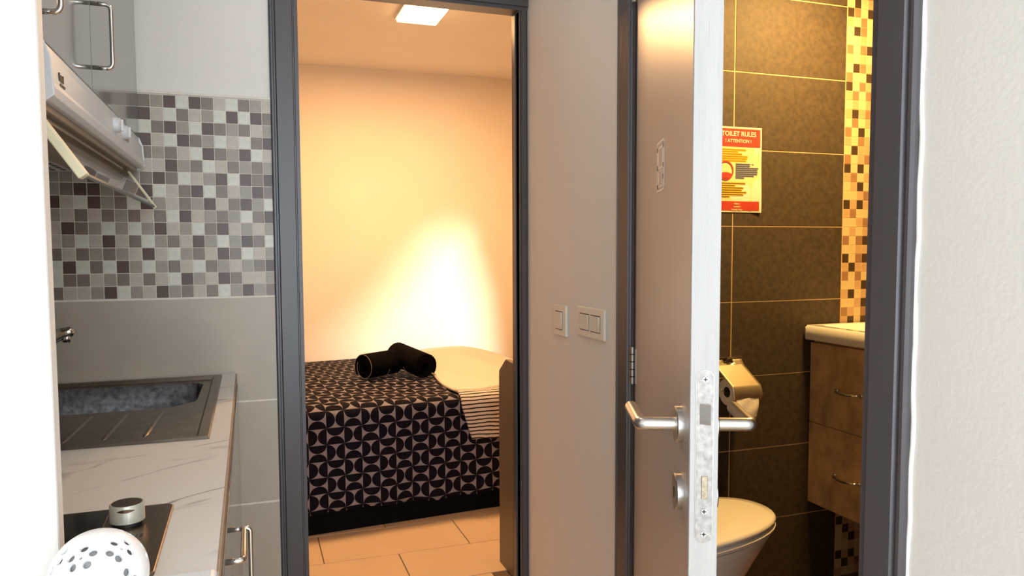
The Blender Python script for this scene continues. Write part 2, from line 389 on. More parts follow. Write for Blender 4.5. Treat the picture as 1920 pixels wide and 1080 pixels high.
S = {8: ['.....', '.....', '.....', '.....', '.....', '.....', '.....', 'wDwlM'],
     7: ['DMwDw', 'lwMwM', 'wDMwl', 'wwlwM', 'MwMDw', 'lwlwl', 'wDMlw', 'MwwDM'],
     6: ['DwMlD', 'lMwMl', 'wlwll', 'lDlMw', 'wMwlD', 'MwDww', 'lwMlM', 'wDlll'],
     5: ['MwlMl', 'DwDww', 'lMwlD', 'wlDww', 'wwlMw', 'DlDlD', 'lMwwl', 'wwlMl'],
     4: ['wlwlw', 'MwMDl', 'wwlll', 'DwMDl', 'lDllw', 'MwMwD', 'wwlDw', 'lDwll'],
     3: ['wwlDw', 'MlwMM', 'lDwDw']}
S[0] = ['.....', 'DlwlM', 'wDlww', 'wlDlD', 'wwlwl', 'DlDww', 'wDlMl', 'lwwlw']
bmm = {k: tile_mesh('bath_mosaic_'+k, BP-.0012, BZ-.0012, .0095, .0006) for k in 'DMlw'}
for k in bmm: bmm[k].materials.append(M['bm'+k])
rest = bmesh.new(); names = list('DMlw')
for sct in range(9):
    z1 = gz[sct+1] if sct < 8 else HC
    for r in range(8):
        z = gz[sct]+.2995-BZ*(r+1)+.0006
        if z+BZ > HC: continue
        for c in range(9):
            row = S.get(sct, []); ch = row[r][c] if (r < len(row) and c < 5) else '.'
            if ch == '.': ch = random.choice('DMllwwwlM')
            x = 2.345+BP*c
            vis = c < 5 and (z > .9 or z < .22)
            if vis:
                o = bpy.data.objects.new('mosaic_tile', bmm[ch]); COL.objects.link(o); o.parent = wb; o.location = (x, YB+.010, z)
            else:
                addbox(rest, x, x+BP-.0012, YB+.001, YB+.01, z, z+BZ-.0012); rest.faces.ensure_lookup_table()
                for f in rest.faces[-6:]: f.material_index = names.index(ch)
me = bpy.data.meshes.new('bath_mosaic_rest'); rest.to_mesh(me); rest.free()
for k in names: me.materials.append(M['bm'+k])
link('mosaic_tile_remainder', me, None, wb)['kind'] = 'stuff'

# ---- bedroom shell
BY0, BY1, BX0, BX1, BH = YW+.058, 4.80, -.55, 2.75, 2.377
bm = bmesh.new(); addbox(bm, BX0-.1, XW+.062, BY0, BY1+.1, -.1, -.004); addbox(bm, XW+.062, BX1+.1, YB+.055, BY1+.1, -.1, -.004)
fb = struct(fin('floor_bedroom', bm, 'floorgrout'))
bm = bmesh.new(); addbox(bm, BX0-.1, XW+.062, BY0, BY1+.1, BH, BH+.1); addbox(bm, XW+.062, BX1+.1, YB+.055, BY1+.1, BH, BH+.1)
struct(fin('ceiling_bedroom', bm, 'ceil'))
struct(box('wall_bedroom_back', BX0-.1, BX1+.1, BY1, BY1+.1, -.1, BH, 'wallbed'))
struct(box('wall_bedroom_left', BX0-.1, BX0, BY0, BY1, -.1, BH, 'wallbed'))
bm = bmesh.new(); wy0, wy1, wz0, wz1 = 2.90, 3.95, .85, 2.10
addbox(bm, BX1, BX1+.1, YB+.1, wy0, -.1, BH); addbox(bm, BX1, BX1+.1, wy1, BY1, -.1, BH)
addbox(bm, BX1, BX1+.1, wy0, wy1, -.1, wz0); addbox(bm, BX1, BX1+.1, wy0, wy1, wz1, BH)
struct(fin('wall_bedroom_right', bm, 'wallbed'))
GAP = [(3.385, 1.343), (3.56, 1.16), (3.739, 1.02), (3.700, 1.357), (3.632, 1.60), (3.605, 1.60), (3.50, 1.45)]  # opening outlined to give the light wedge its shape on the far wall
bm = bmesh.new()
outer = [bm.verts.new((BX1-.004, y, z)) for y, z in ((wy0-.05, wz0-.05), (wy1+.05, wz0-.05), (wy1+.05, wz1+.05), (wy0-.05, wz1+.05))]
inner = [bm.verts.new((BX1-.004, y, z)) for y, z in GAP]
es = [bm.edges.new((l[k], l[(k+1) % len(l)])) for l in (outer, inner) for k in range(len(l))]
bmesh.ops.triangle_fill(bm, edges=es, use_beauty=True)
cu_ = fin('wedge_beam_mask', bm, 'carcass'); so = cu_.modifiers.new('t', 'SOLIDIFY'); so.thickness = .003; so.offset = 0  # unseen sheet added over the wall opening to shape the spot's beam
struct(cu_)
struct(box('wall_bedroom_front', XW+.09, BX1+.1, YB+.055, YB+.10, -.1, BH, 'wallbed'))
def floor_tile_mesh(w, d):
    bm = bmesh.new(); addbox(bm, 0, w, 0, d, -.004, 0)
    es = [e for e in bm.edges if all(abs(v.co.z) < 1e-6 for v in e.verts)]
    bmesh.ops.bevel(bm, geom=es, offset=.0012, segments=1, affect='EDGES'); bmesh.ops.recalc_face_normals(bm, faces=bm.faces)
    me = bpy.data.meshes.new('floor_tile'); bm.to_mesh(me); bm.free(); me.materials.append(M['floortile']); return me
ftm = floor_tile_mesh(.6025-.004, .3015-.004); ftm0 = floor_tile_mesh(.6025-.004, .047)
for r in range(-2, 7):
    y = 2.980+.3015*r
    off = .2555 if r % 2 == 0 else .5530
    for c in range(-1, 4):
        x = off+.6025*c
        if x+.6 > BX1 or x < BX0: continue
        yy = y+.002
        if y < BY0:                      # cut row at the threshold
            if y+.3015 < BY0+.02: continue
            me = floor_tile_mesh(.6025-.004, y+.3015-BY0-.004); yy = BY0+.002
        else: me = ftm
        if x+.6 > XW+.062 and yy < YB+.055:
            if x > XW: continue
            me = floor_tile_mesh(XW+.058-x, .3015-.004 if y >= BY0 else y+.3015-BY0-.004)
        o = bpy.data.objects.new('floor_tile', me); COL.objects.link(o); o.parent = fb; o.location = (x+.002, yy, 0)

# ------------------------------------------------------------------ bathroom door (open into the hall)
hx, hy = .84, 1.525
cd = Vector((-.386138, -.922441, 0)); nd = Vector((.922441, -.386138, 0)); WD = .7
DM = Matrix(((-cd.x, nd.x, 0, .57), (-cd.y, nd.y, 0, .88), (0, 0, 1, 0), (0, 0, 0, 1)))   # local: x from latch edge to hinge, y hall face->bath face
door = struct(empty('door_1')); door.matrix_world = DM
def dpart(name, bm, m, smooth=False, parent=None):
    o = fin(name, bm, m, smooth=smooth); o.parent = parent or door; return o
bm = bmesh.new(); addbox(bm, .0012, WD, 0, .04, .01, 2.03, .0012); leaf = dpart('leaf', bm, 'doorface')
bm = bmesh.new(); addbox(bm, -.0012, .0016, .0006, .0394, .01, 2.03, .0008); dpart('edge_strip', bm, 'dooredge')
# lock faceplate with rounded ends
def stadium(cy, half, z0, z1, n=10):
    p = []
    for k in range(n+1): a = PI*k/n; p.append((cy+half*math.cos(a), z1-half+half*math.sin(a)))
    for k in range(n+1): a = PI+PI*k/n; p.append((cy+half*math.cos(a), z0+half+half*math.sin(a)))
    return p
bm = bmesh.new(); addprism(bm, stadium(.0205, .0123, .838, 1.082), 0, -.0022, 0)
groove = dpart('lock_plate_groove', bm, 'steeldull')
M['plate'] = mat('painted_lock_plate', (166, 162, 157), .45, .15, var=.26, scale=130, detail=8)
bm = bmesh.new(); addprism(bm, stadium(.0205, .0113, .839, 1.081), 0, -.0032, -.001); plate = dpart('lock_plate', bm, 'plate')
for z in (1.069, .884, .852):
    bm = bmesh.new(); addprism(bm, [(.0205+.0042*math.cos(2*PI*k/16), z+.0042*math.sin(2*PI*k/16)) for k in range(16)], 0, -.0042, -.003)
    s_ = dpart('screw', bm, 'steeldull', parent=plate)
    bm = bmesh.new(); addbox(bm, -.0046, -.004, .0177, .0233, z-.0007, z+.0007); addbox(bm, -.0046, -.004, .0198, .0212, z-.0028, z+.0028)
    dpart('screw_slot', bm, 'black', parent=plate)
# slanted latch bolt, deadbolt
bm = bmesh.new(); addprism(bm, [(-.001, .0135), (-.004, .0135), (-.0125, .0265), (-.001, .0265)], 2, 1.007, 1.035)
dpart('latch_bolt', bm, 'steel')
bm = bmesh.new(); addbox(bm, -.0046, -.001, .0165, .0250, .902, .934, .0005)
M['bolt'] = mat('brass_grey_bolt', (150, 136, 116), .4, 1., var=.3, scale=220); dpart('dead_bolt', bm, 'bolt')
def frame_rose(side, z, name):
    bm = bmesh.new(); y0, y1 = (-.010, 0) if side < 0 else (.04, .050)
    rings = []
    for y, r in ((y1 if side < 0 else y0, .0268), ((y0+.0015) if side < 0 else (y1-.0015), .0268), (y0 if side < 0 else y1, .0252), (y0 if side < 0 else y1, .018)):
        rings.append([(.0645+r*math.cos(2*PI*k/40), y, z+r*math.sin(2*PI*k/40)) for k in range(40)])
    loft(bm, rings); return sharp(dpart(name, bm, 'steel', True))
for side in (-1, 1):
    rs = frame_rose(side, .991, 'rose'); ec = frame_rose(side, .890, 'keyhole_rose')
    y0 = -.010 if side < 0 else .05
    bm = bmesh.new(); y2 = y0+side*.0006
    addprism(bm, [(.0645+.0045*math.cos(2*PI*k/14), .893+.0045*math.sin(2*PI*k/14)) for k in range(14)], 1, min(y0, y2), max(y0, y2))
    addprism(bm, [(.0625, .893), (.0665, .893), (.0665, .881), (.0625, .881)], 1, min(y0, y2), max(y0, y2)); dpart('keyhole', bm, 'black', parent=ec)
    e = side*.060 + (.04 if side > 0 else 0); b0 = 0 if side < 0 else .04
    pts = fillet([(.0645, b0, .991), (.0645, e, .991), (.0645+.116, e+side*.002, .991)], .007, 4)
    bm = bmesh.new(); addtube(bm, pts, .0100, 18); lv = sharp(dpart('lever', bm, 'steel', True), 50)
# hinges (knuckle + leaf), low one in view plus the upper one at the top of the picture
for z in (.977, 1.845):
    bm = bmesh.new(); addtube(bm, [(WD+.003, -.006, z-.043), (WD+.003, -.006, z+.043)], .0062, 12)
    hg = sharp(dpart('hinge', bm, 'steeldull', True))
    for q in (-.026, -.009, .009, .026):
        bm = bmesh.new(); addtube(bm, [(WD+.003, -.006, z+q-.0012), (WD+.003, -.006, z+q+.0012)], .0066, 12); dpart('knuckle_ring', bm, 'black', True, parent=hg)
    bm = bmesh.new(); addbox(bm, WD-.022, WD-.001, -.0015, .0005, z-.040, z+.040, .0005); dpart('hinge_leaf', bm, 'steeldull', parent=hg)
# small outlined sticker on the hall face
sx0, sx1, sz0, sz1 = .262, .347, 1.348, 1.437
bm = bmesh.new(); addbox(bm, sx0, sx1, -.0005, 0, sz0, sz1); stk = dpart('sticker', bm, 'sticker')
bm = bmesh.new()
def fr(x0, x1, z0, z1, t):
    addbox(bm, x0, x1, -.0009, -.0004, z0, z0+t); addbox(bm, x0, x1, -.0009, -.0004, z1-t, z1)
    addbox(bm, x0, x0+t*1.6, -.0009, -.0004, z0, z1); addbox(bm, x1-t*1.6, x1, -.0009, -.0004, z0, z1)
fr(sx0, sx1, sz0, sz1, .004); fr(sx0+.014, sx1-.014, 1.388, sz1-.010, .004); fr(sx0+.020, sx1-.020, sz0+.008, 1.386, .003)
dpart('sticker_outline', bm, 'stickerw', parent=stk)
bm = bmesh.new()
for x, z in ((.352-.012, 1.424), (.352-.012, 1.392), (.270, 1.425), (.270, 1.392), (.338, 1.358), (.272, 1.372)): addbox(bm, x-.006, x+.004, -.0012, -.0006, z-.004, z+.004)
dpart('sticker_marks', bm, 'black', parent=stk)

# ------------------------------------------------------------------ light switches
def switch(label, y0, y1, z0, z1, rockers):
    t = thing('light_switch', label, 'switch', 'wall switches')
    box('plate', XW-.009, XW, y0, y1, z0, z1, 'switch', t, .0025)
    for a, b in rockers:
        box('rocker_gap', XW-.0094, XW-.008, a-.0015, b+.0015, z0+.0175, z1-.0175, 'black', t)
        za, zb = z0+.020, z1-.020
        prism('rocker', [(XW-.0085, za), (XW-.0105, za), (XW-.0125, (za+zb)/2), (XW-.0150, zb), (XW-.0085, zb)], 1, a, b, 'switch', t)
switch('single ivory rocker switch, the narrower of the two on the white wall', 1.932, 2.026, .997, 1.086, [(1.955, 2.003)])
switch('double ivory switch plate with two rockers nearest the bathroom door', 1.690, 1.855, 1.013, 1.093, [(1.712, 1.766), (1.779, 1.833)])

# ------------------------------------------------------------------ upper cabinets and range hood
XC = -.270
def u_handle(parent, pts, r=.0042, m='chrome'): return tube('handle', fillet(pts, .012, 6), r, m, parent, 12)
def upper_cab(label, y0, y1, hz0, hz1, hy_, z0=1.551, z1=2.30):
    t = thing('upper_cabinet', label, 'cabinet', 'upper cabinets')
    box('body', -.62, XC-.020, y0+.001, y1-.001, z0, z1, 'carcass', t)
    d = box('door', XC-.018, XC, y0+.0015, y1-.0015, z0, z1-.002, 'grey', t, .0012)
    u_handle(d, [(XC, hy_, hz0), (XC+.034, hy_, hz0), (XC+.034, hy_, hz1), (XC, hy_, hz1)])
upper_cab('grey glossy wall cabinet next to the white wall above the mosaic', 1.616, 2.247, 1.597, 1.717, 1.632)
upper_cab('grey glossy wall cabinet cut off by the white stub wall', 1.020, 1.616, 1.578, 1.70, 1.205)
hd = thing('range_hood', 'white slim range hood with tilted glass visor under the wall cabinets', 'range hood')
Y0h, Y1h = 1.245, 2.246
prism('body', [(-.62, 1.466), (-.62, 1.549), (XC-.004, 1.549), (XC-.004, 1.468)], 1, Y0h+.004, Y1h-.004, 'whiteplastic', hd)
fp = prism('front_panel', [(XC-.006, 1.549), (XC+.001, 1.549), (XC+.002, 1.532), (XC+.008, 1.528), (XC+.010, 1.492), (XC+.013, 1.486), (XC+.012, 1.472), (XC+.004, 1.466), (XC-.006, 1.466)], 1, Y0h, Y1h, 'whiteplastic', hd, .0015)
for y in (Y0h-.003, Y1h-.005):
    prism('end_cap', [(XC-.03, 1.550), (XC+.002, 1.550), (XC+.011, 1.527), (XC+.014, 1.472), (XC+.002, 1.463), (XC-.03, 1.463)], 1, y, y+.008, 'whiteplastic', hd, .0015)
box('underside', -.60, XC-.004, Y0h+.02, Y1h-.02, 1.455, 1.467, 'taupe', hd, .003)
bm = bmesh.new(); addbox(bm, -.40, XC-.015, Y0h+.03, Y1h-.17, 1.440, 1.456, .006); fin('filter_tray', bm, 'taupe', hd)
for y in (1.80, 1.905):
    bm = bmesh.new(); rings = []
    for x, r in ((XC+.006, .016), (XC+.019, .0155), (XC+.022, .012)):
        rings.append([(x, y+r*1.25*math.cos(2*PI*k/24), 1.515+r*math.sin(2*PI*k/24)) for k in range(24)])
    loft(bm, rings); kn = sharp(fin('control_knob', bm, 'whiteplastic', hd, True))
    box('knob_grip', XC+.021, XC+.026, y-.003, y+.003, 1.503, 1.527, 'whiteplastic', kn, .001)
    box('pointer', XC+.0055, XC+.009, y+.019, y+.024, 1.504, 1.526, 'black', kn)
# small dark maker's mark
mk = bmesh.new()
for k, (a, hgt) in enumerate(((0, .012), (.007, .008), (.012, .010), (.018, .008), (.024, .011))): addbox(mk, XC+.009, XC+.0105, 1.296+a, 1.296+a+.0045, 1.503, 1.503+hgt)
addbox(mk, XC+.0095, XC+.0110, 1.300, 1.330, 1.496, 1.4995); fin('maker_mark', mk, 'ink', hd)
box('badge', XC+.0092, XC+.0107, 1.93, 1.985, 1.503, 1.522, 'carcass', hd)
# tilted visor: top edge (-.298,1.4635), lower edge (-.231,1.362)
A_, B_ = Vector((-.298, 0, 1.462)), Vector((-.2313, 0, 1.3625)); tdir = (B_-A_).normalized(); nn = Vector((-tdir.z, 0, tdir.x))
def visor_poly(h0, h1, n0, n1): return [tuple((A_+tdir*h+nn*q)[i] for i in (0, 2)) for h, q in ((h0, n0), (h1, n0), (h1, n1), (h0, n1))]
L_ = (B_-A_).length
vs = prism('glass_visor', visor_poly(.004, L_-.002, -.0020, .0020), 1, 1.29, 2.195, 'glass', hd)
M['visoredge'] = mat('visor_green_edge', (88, 92, 84), .3, var=.05, scale=20)
prism('visor_rim', visor_poly(L_-.006, L_+.001, -.0024, .0024), 1, 1.29, 2.195, 'visoredge', vs)
prism('visor_bracket', visor_poly(0, L_+.004, -.007, .007), 1, 1.268, 1.292, 'cream', hd, .002)
prism('visor_bracket', visor_poly(0, L_+.004, -.005, .005), 1, 2.193, 2.203, 'cream', hd, .0015)

# pale extraction grille with dark slots at the back of the hood's underside
gp = box('extraction_grille', -.560, -.385, 1.885, 2.205, 1.4505, 1.4560, 'whiteplastic', hd, .0015)
for i in range(5):
    for j in range(4):
        x = -.540+.026*i; y = 2.000+.045*j+(.012 if i % 2 else 0)
        if y+.026 < 2.2: box('slot', x, x+.011, y, y+.026, 1.4497, 1.4510, 'black', gp)

# ------------------------------------------------------------------ base units, worktop, sink, tap, hob
XF = -.036
def base_unit(label, y0, y1, fronts, top=.871):
    t = thing('base_cabinet', label, 'cabinet', 'base cabinets under the worktop')
    box('body', -.615, XF-.020, y0+.001, y1-.001, .10, top, 'carcass', t)
    box('plinth', -.60, XF-.055, y0+.001, y1-.001, 0, .10, 'carcass', t)
    for nm, a, b, z0, z1, hp in fronts:
        d = box(nm, XF-.018, XF, a+.0015, b-.0015, z0, z1, 'grey', t, .0012)
        if hp: tube('handle', fillet(hp, .008, 6), .0040, 'chrome', d, 12)
XG = -.004
base_unit('grey base unit under the hob with a horizontal chrome bar handle', .862, 1.24, [
    ('drawer', .862, 1.24, .735, .868, [(XF, 1.142, .841), (-.0155, 1.142, .841), (-.0155, 1.023, .841), (XF, 1.023, .841)]),
    ('door', .862, 1.24, .105, .732, None)])
base_unit('grey base unit under the sink drainer with an upright chrome bar handle', 1.24, 1.75, [
    ('door', 1.24, 1.75, .105, .868, [(XF, 1.30, .785), (-.008, 1.30, .785), (-.008, 1.30, .62), (XF, 1.30, .62)])])
base_unit('grey base unit in the corner against the tiled end wall', 1.75, 2.250, [('door', 1.75, 2.250, .105, .868, None)], .72)
ZW = .898
wt = bmesh.new()
SX0, SX1, SY0, SY1 = -.600, -.076, 1.480, 2.212
for a in ((-.618, SX0+.02, .862, YW-.010), (SX1-.02, -.0415, .862, YW-.010), (SX0+.02, SX1-.02, .862, SY0+.02), (SX0+.02, SX1-.02, SY1-.02, YW-.010)):
    addbox(wt, a[0], a[1], a[2], a[3], .872, ZW)
bmesh.ops.remove_doubles(wt, verts=wt.verts, dist=1e-5)
tag(fin('worktop', wt, 'marble'), 'white marble-look worktop with grey veins holding sink and hob', 'worktop')
we = bpy.data.objects['worktop']
M['edge'] = mat('worktop_edge_band', (150, 134, 118), .5, var=.08, scale=25)
box('edge_band', -.0418, -.0385, .862, YW-.010, .872, ZW-.0015, 'edge', we, .0006)

sk = thing('sink', 'stainless inset sink with deep bowl and ribbed drainer by the tiled wall', 'sink')
bx0, bx1, by0, by1 = -.560, -.122, 1.822, 2.150
bowl = [(bx0, by0+.05), (bx0+.05, by0), (bx1-.085, by0), (bx1-.045, by0+.012), (bx1-.004, by0+.060), (bx1, by0+.085), (bx1+.002, by1-.035), (bx1-.012, by1-.008), (bx1-.04, by1), (bx0+.05, by1), (bx0, by1-.05)]
bm = bmesh.new()
def rect(x0, x1, y0, y1, z): return [(x0, y0, z), (x1, y0, z), (x1, y1, z), (x0, y1, z)]
ro = [bm.verts.new(p) for p in rect(SX0, SX1, SY0, SY1, ZW+.0005)]
r1 = [bm.verts.new(p) for p in rect(SX0+.003, SX1-.003, SY0+.003, SY1-.003, ZW+.005)]
r2_ = [bm.verts.new(p) for p in rect(SX0+.020, SX1-.020, SY0+.012, SY1-.020, ZW+.005)]
r3 = [bm.verts.new(p) for p in rect(SX0+.026, SX1-.026, SY0+.018, SY1-.026, ZW-.004)]
for a, b in ((ro, r1), (r1, r2_), (r2_, r3)):
    for k in range(4): bm.faces.new((a[k], a[(k+1) % 4], b[(k+1) % 4], b[k]))
bl = [bm.verts.new((x, y, ZW-.004)) for x, y in bowl]
es = [bm.edges.get((r3[k], r3[(k+1) % 4])) for k in range(4)]+[bm.edges.new((bl[k], bl[(k+1) % len(bl)])) for k in range(len(bl))]
bmesh.ops.triangle_fill(bm, edges=es, use_beauty=True)
fin('rim', bm, 'sink', sk)
bm = bmesh.new(); cx, cy_ = (bx0+bx1)/2, (by0+by1)/2
loft(bm, [[(cx+(x-cx)*s, cy_+(y-cy_)*s, z) for x, y in bowl] for s, z in ((1, ZW-.004), (.985, ZW-.010), (.95, ZW-.13), (.88, ZW-.155), (.1, ZW-.160))], cap0=False)
bmesh.ops.recalc_face_normals(bm, faces=bm.faces); bmesh.ops.reverse_faces(bm, faces=bm.faces)
me = bpy.data.meshes.new('bowl'); bm.to_mesh(me); bm.free(); sharp(link('bowl', me, 'bowl', sk, True), 40)
bm = bmesh.new(); addtube(bm, [(cx, cy_, ZW-.159), (cx, cy_, ZW-.155)], .04, 24); fin('drain', bm, 'steel', sk)
for x in (-.190, -.260, -.328, -.398, -.470):
    bm = bmesh.new(); addtube(bm, [(x+.005, 1.792, ZW-.0070), (x+.004, 1.78, ZW-.0070), (x-.004, 1.57, ZW-.0078), (x-.005, 1.552, ZW-.0080)], [.002, .005, .007, .004], 10)
    fin('drainer_rib', bm, 'sink', sk, True)
tp = thing('kitchen_tap', 'chrome kitchen tap spout reaching over the sink from the left', 'tap')
tube('spout', [(-.585, 1.95, .93), (-.56, 1.95, .945), (-.52, 1.95, .974), (-.48, 1.95, 1.007), (-.45, 1.95, 1.031), (-.424, 1.95, 1.049), (-.405, 1.95, 1.059), (-.391, 1.95, 1.062), (-.382, 1.95, 1.0575)], [.016, .0155, .015, .0145, .014, .0135, .013, .012, .008], 'chrome', tp)
tube('aerator', [(-.397, 1.95, 1.056), (-.399, 1.95, 1.038)], .009, 'chrome', tp)
bm = bmesh.new(); addtube(bm, [(-.585, 1.95, ZW-.004), (-.585, 1.95, 1.0)], [.024, .021], 20); fin('body', bm, 'chrome', tp, True)
tube('lever', [(-.585, 1.95, .995), (-.585, 1.95, 1.02), (-.57, 1.90, 1.035)], .007, 'chrome', tp)

hb = thing('hob', 'dark steel hob with black glass let into the near end of the worktop', 'hob')
HX0, HX1, HY0, HY1 = -.600, -.104, .868, 1.106
prism('frame', [(HX0, HY0), (HX1-.004, HY0), (HX1, HY0+.004), (HX1, HY1-.008), (HX1-.008, HY1), (HX0, HY1)], 2, ZW, ZW+.0045, 'hobsteel', hb, .0015)
prism('black_glass', [(HX0+.01, HY0+.012), (-.176, HY0+.012), (-.181, HY1-.010), (HX0+.01, HY1-.010)], 2, ZW+.004, ZW+.0058, 'blackglass', hb, .0006)
bm = bmesh.new(); rings = []
for z, r in ((.0045, .0165), (.009, .0165), (.0092, .0205), (.030, .0202), (.0318, .0190), (.0312, .0175)):
    rings.append([(-.1530+r*math.cos(2*PI*k/40), 1.040+r*math.sin(2*PI*k/40), ZW+z) for k in range(40)])
loft(bm, rings); kb = sharp(fin('knob', bm, 'knob', hb, True))
bm = bmesh.new(); addtube(bm, [(-.1530, 1.040, ZW+.0312), (-.1530, 1.040, ZW+.0316)], .0176, 36); fin('knob_top', bm, 'hobsteel', kb)
bm = bmesh.new(); addtube(bm, [(-.1530, 1.040, ZW+.0046), (-.1530, 1.040, ZW+.0085)], .0185, 32); fin('knob_base', bm, 'black', kb)
bm = bmesh.new()
ang = -1.5
rings = []
for k in range(9):
    a = ang+(k-4)*.13; hgt = .0022*math.cos((k-4)/4*PI/2)
    rings.append([(-.1530+(.0203+d)*math.cos(a), 1.040+(.0203+d)*math.sin(a), ZW+z) for d, z in ((0, .0262-hgt), (.0008, .0262-hgt), (.0008, .0262+hgt), (0, .0262+hgt))])
loft(bm, rings); fin('grip_slot', bm, 'hobsteel', kb)
mk = bmesh.new(); addbox(mk, -.137, -.1355, .985, .996, ZW+.0044, ZW+.0048); addbox(mk, -.133, -.129, .985, .996, ZW+.0044, ZW+.0048); fin('control_mark', mk, 'black', hb)

# white unit at the near end of the worktop and the pierced ball on it
wu = thing('low_cabinet', 'white low cabinet with rounded top at the near end of the worktop', 'cabinet')
box('body', -.615, -.050, .30, .852, .02, .888, 'whiteplastic', wu, .006)
box('top', -.618, -.040, .295, .858, .888, .904, 'whiteplastic', wu, .006, 3)
pb = thing('pierced_ball', 'white ceramic ball pierced with flower-shaped holes beside the hob', 'ornament')
BR, BC = .0425, Vector((-.1385, .770, .904+.0422))
holes = []
fv = Vector((0, 0, H))-BC; fv.normalize(); rv = Vector((0, 0, 1)).cross(fv).normalized(); uv_ = fv.cross(rv)
def dirv(a, b, back=1):
    return (rv*a+uv_*b+fv*back*math.sqrt(max(.0, 1-a*a-b*b))).normalized()
for a, b in ((-.26, .60), (-.10, .48), (-.22, .26), (-.49, .25), (-.51, .445), (.315, .61), (.565, .576), (.61, .37), (.38, .27), (.217, .413), (-.63, .62), (-.72, .435), (-.88, .27), (.47, .86), (.63, .74)):
    holes.append((dirv(a, b), .0037))
for a, b in ((-.33, .413), (.445, .456)): holes.append((dirv(a, b), .0016))
for az, el in ((30, -15), (85, 20), (140, 45), (150, -15), (200, 20), (255, 45), (270, -15), (325, -20)):      # rest of the pattern round the ball
    c = rv*math.cos(math.radians(el))*math.sin(math.radians(az))+uv_*math.sin(math.radians(el))+fv*math.cos(math.radians(el))*math.cos(math.radians(az))
    ax = c.orthogonal().normalized(); ay = ax.cross(c)
    for k in range(5):
        a = 2*PI*k/5; holes.append(((c+(ax*math.cos(a)+ay*math.sin(a))*.22).normalized(), .0037))
bm = bmesh.new(); bmesh.ops.create_icosphere(bm, subdivisions=6, radius=BR)
dead = []; moved = []
for f in bm.faces:
    n = f.calc_center_median().normalized()
    for hc, hr in holes:
        if (n-hc).length*BR < hr: dead.append(f); break
bmesh.ops.delete(bm, geom=dead, context='FACES')
for v in bm.verts:
    if v.is_boundary:                      # snap rims onto clean circles
        n = v.co.normalized(); hc, hr = min(holes, key=lambda h: abs((n-h[0]).length*BR-h[1]))
        if abs((n-hc).length*BR-hr) > .0012: continue
        t = (n-hc); t -= hc*t.dot(hc); t.normalize(); v.co = (hc*math.sqrt(max(0, 1-(hr/BR)**2))+t*(hr/BR))*BR
vo = list(bm.verts); fo = list(bm.faces); be = [(e.verts[0], e.verts[1]) for e in bm.edges if e.is_boundary]
vi = {v: bm.verts.new(v.co*(1-.003/BR)) for v in vo}
for f in fo: bm.faces.new([vi[v] for v in reversed(f.verts)])
for a, b in be: bm.faces.new((a, b, vi[b], vi[a]))
for v in bm.verts: v.co += BC
me = bpy.data.meshes.new('shell'); bm.to_mesh(me); bm.free()
sh = link('shell', me, 'ball', pb, True); sharp(sh, 50)
bm = bmesh.new(); bmesh.ops.create_uvsphere(bm, u_segments=32, v_segments=20, radius=BR-.0085)
for v in bm.verts: v.co += BC
fin('lit_inside_filler', bm, 'ballin', pb, True)  # pale inner sphere added so the holes look lit inside

# ------------------------------------------------------------------ bedroom things
lp = thing('ceiling_lamp', 'square lit panel lamp on the bedroom ceiling', 'lamp')
box('housing', .698, .912, 3.415, 3.685, BH-.018, BH, 'whiteplastic', lp, .002)
box('diffuser', .708, .902, 3.425, 3.675, BH-.030, BH-.018, 'lamp', lp, .004)

bed = thing('bed', 'bed with navy and grey half-disc print cover behind the bedroom doorway', 'bed')
BA = math.radians(4.5); BO = Vector((.23, 3.275, 0))
BMX = Matrix.Translation(BO) @ Matrix.Rotation(BA, 4, 'Z')        # local x along the bed front, y towards the wall
bed.matrix_world = BMX
LX0, LX1, WB, TB = -.55, 1.28, 1.42, .552
def prof(y):
    return TB
path = []                                                         # (y, z, arclength from fold, negative on top)
RB = .035
for k in range(28): y = WB-(WB-RB)*k/27; path.append((y, TB+.012*math.sin(PI*min(1, max(0, y/WB)))))
for k in range(1, 7): a = PI/2*k/6; path.append((RB-RB*math.sin(a), TB-RB+RB*math.cos(a)))
for k in range(1, 19): path.append((0, TB-RB-(TB-RB-.10)*k/18))
s = [0]
for a, b in zip(path, path[1:]): s.append(s[-1]+math.hypot(a[0]-b[0], a[1]-b[1]))
fold = s[27]+.027
def bed_grid(x0, x1, nx, off=0., i0=0, i1=None):
    pass
bm = bmesh.new(); uvl = bm.loops.layers.uv.new('UVMap'); grid = []; NX = 110
for i in range(NX+1):
    x = LX0+(LX1-LX0)*i/NX; col = []
    for j, (y, z) in enumerate(path):
        hang = max(0, j-33)/18
        yy = y-hang*(.010*math.sin(x*9)+.008*math.sin(x*23+1)+.006); zz_ = z+(.008*math.sin(x*7+.5)+.004*math.sin(x*31))*hang**3
        if hang == 0 and j < 28: zz_ += .004*math.sin(x*6+y*5)*math.sin(y*7)
        col.append(bm.verts.new((x, yy, zz_)))
    grid.append(col)
bxa = .3006-.23
for i in range(NX):
    for j in range(len(path)-1):
        f = bm.faces.new((grid[i][j], grid[i+1][j], grid[i+1][j+1], grid[i][j+1])); f.smooth = True
        for lpz, (a, b) in zip(f.loops, ((i, j), (i+1, j), (i+1, j+1), (i, j+1))):
            x = LX0+(LX1-LX0)*a/NX; lpz[uvl].uv = ((x-bxa)/.0768+40, (s[b]-fold)/(.0715 if s[b] > fold else .090)+40)
me = bpy.data.meshes.new('duvet_cover'); bm.to_mesh(me); bm.free()
dv_ = link('duvet_cover', me, 'duvet', bed); so = dv_.modifiers.new('t', 'SOLIDIFY'); so.thickness = .006; so.offset = -1
box('mattress', LX0+.02, LX1-.02, .015, WB-.01, .26, TB-.012, 'bedbase', bed, .01)
box('base', LX0+.02, LX1-.02, .022, WB-.01, .0, .255, 'bedbase', bed, .005)

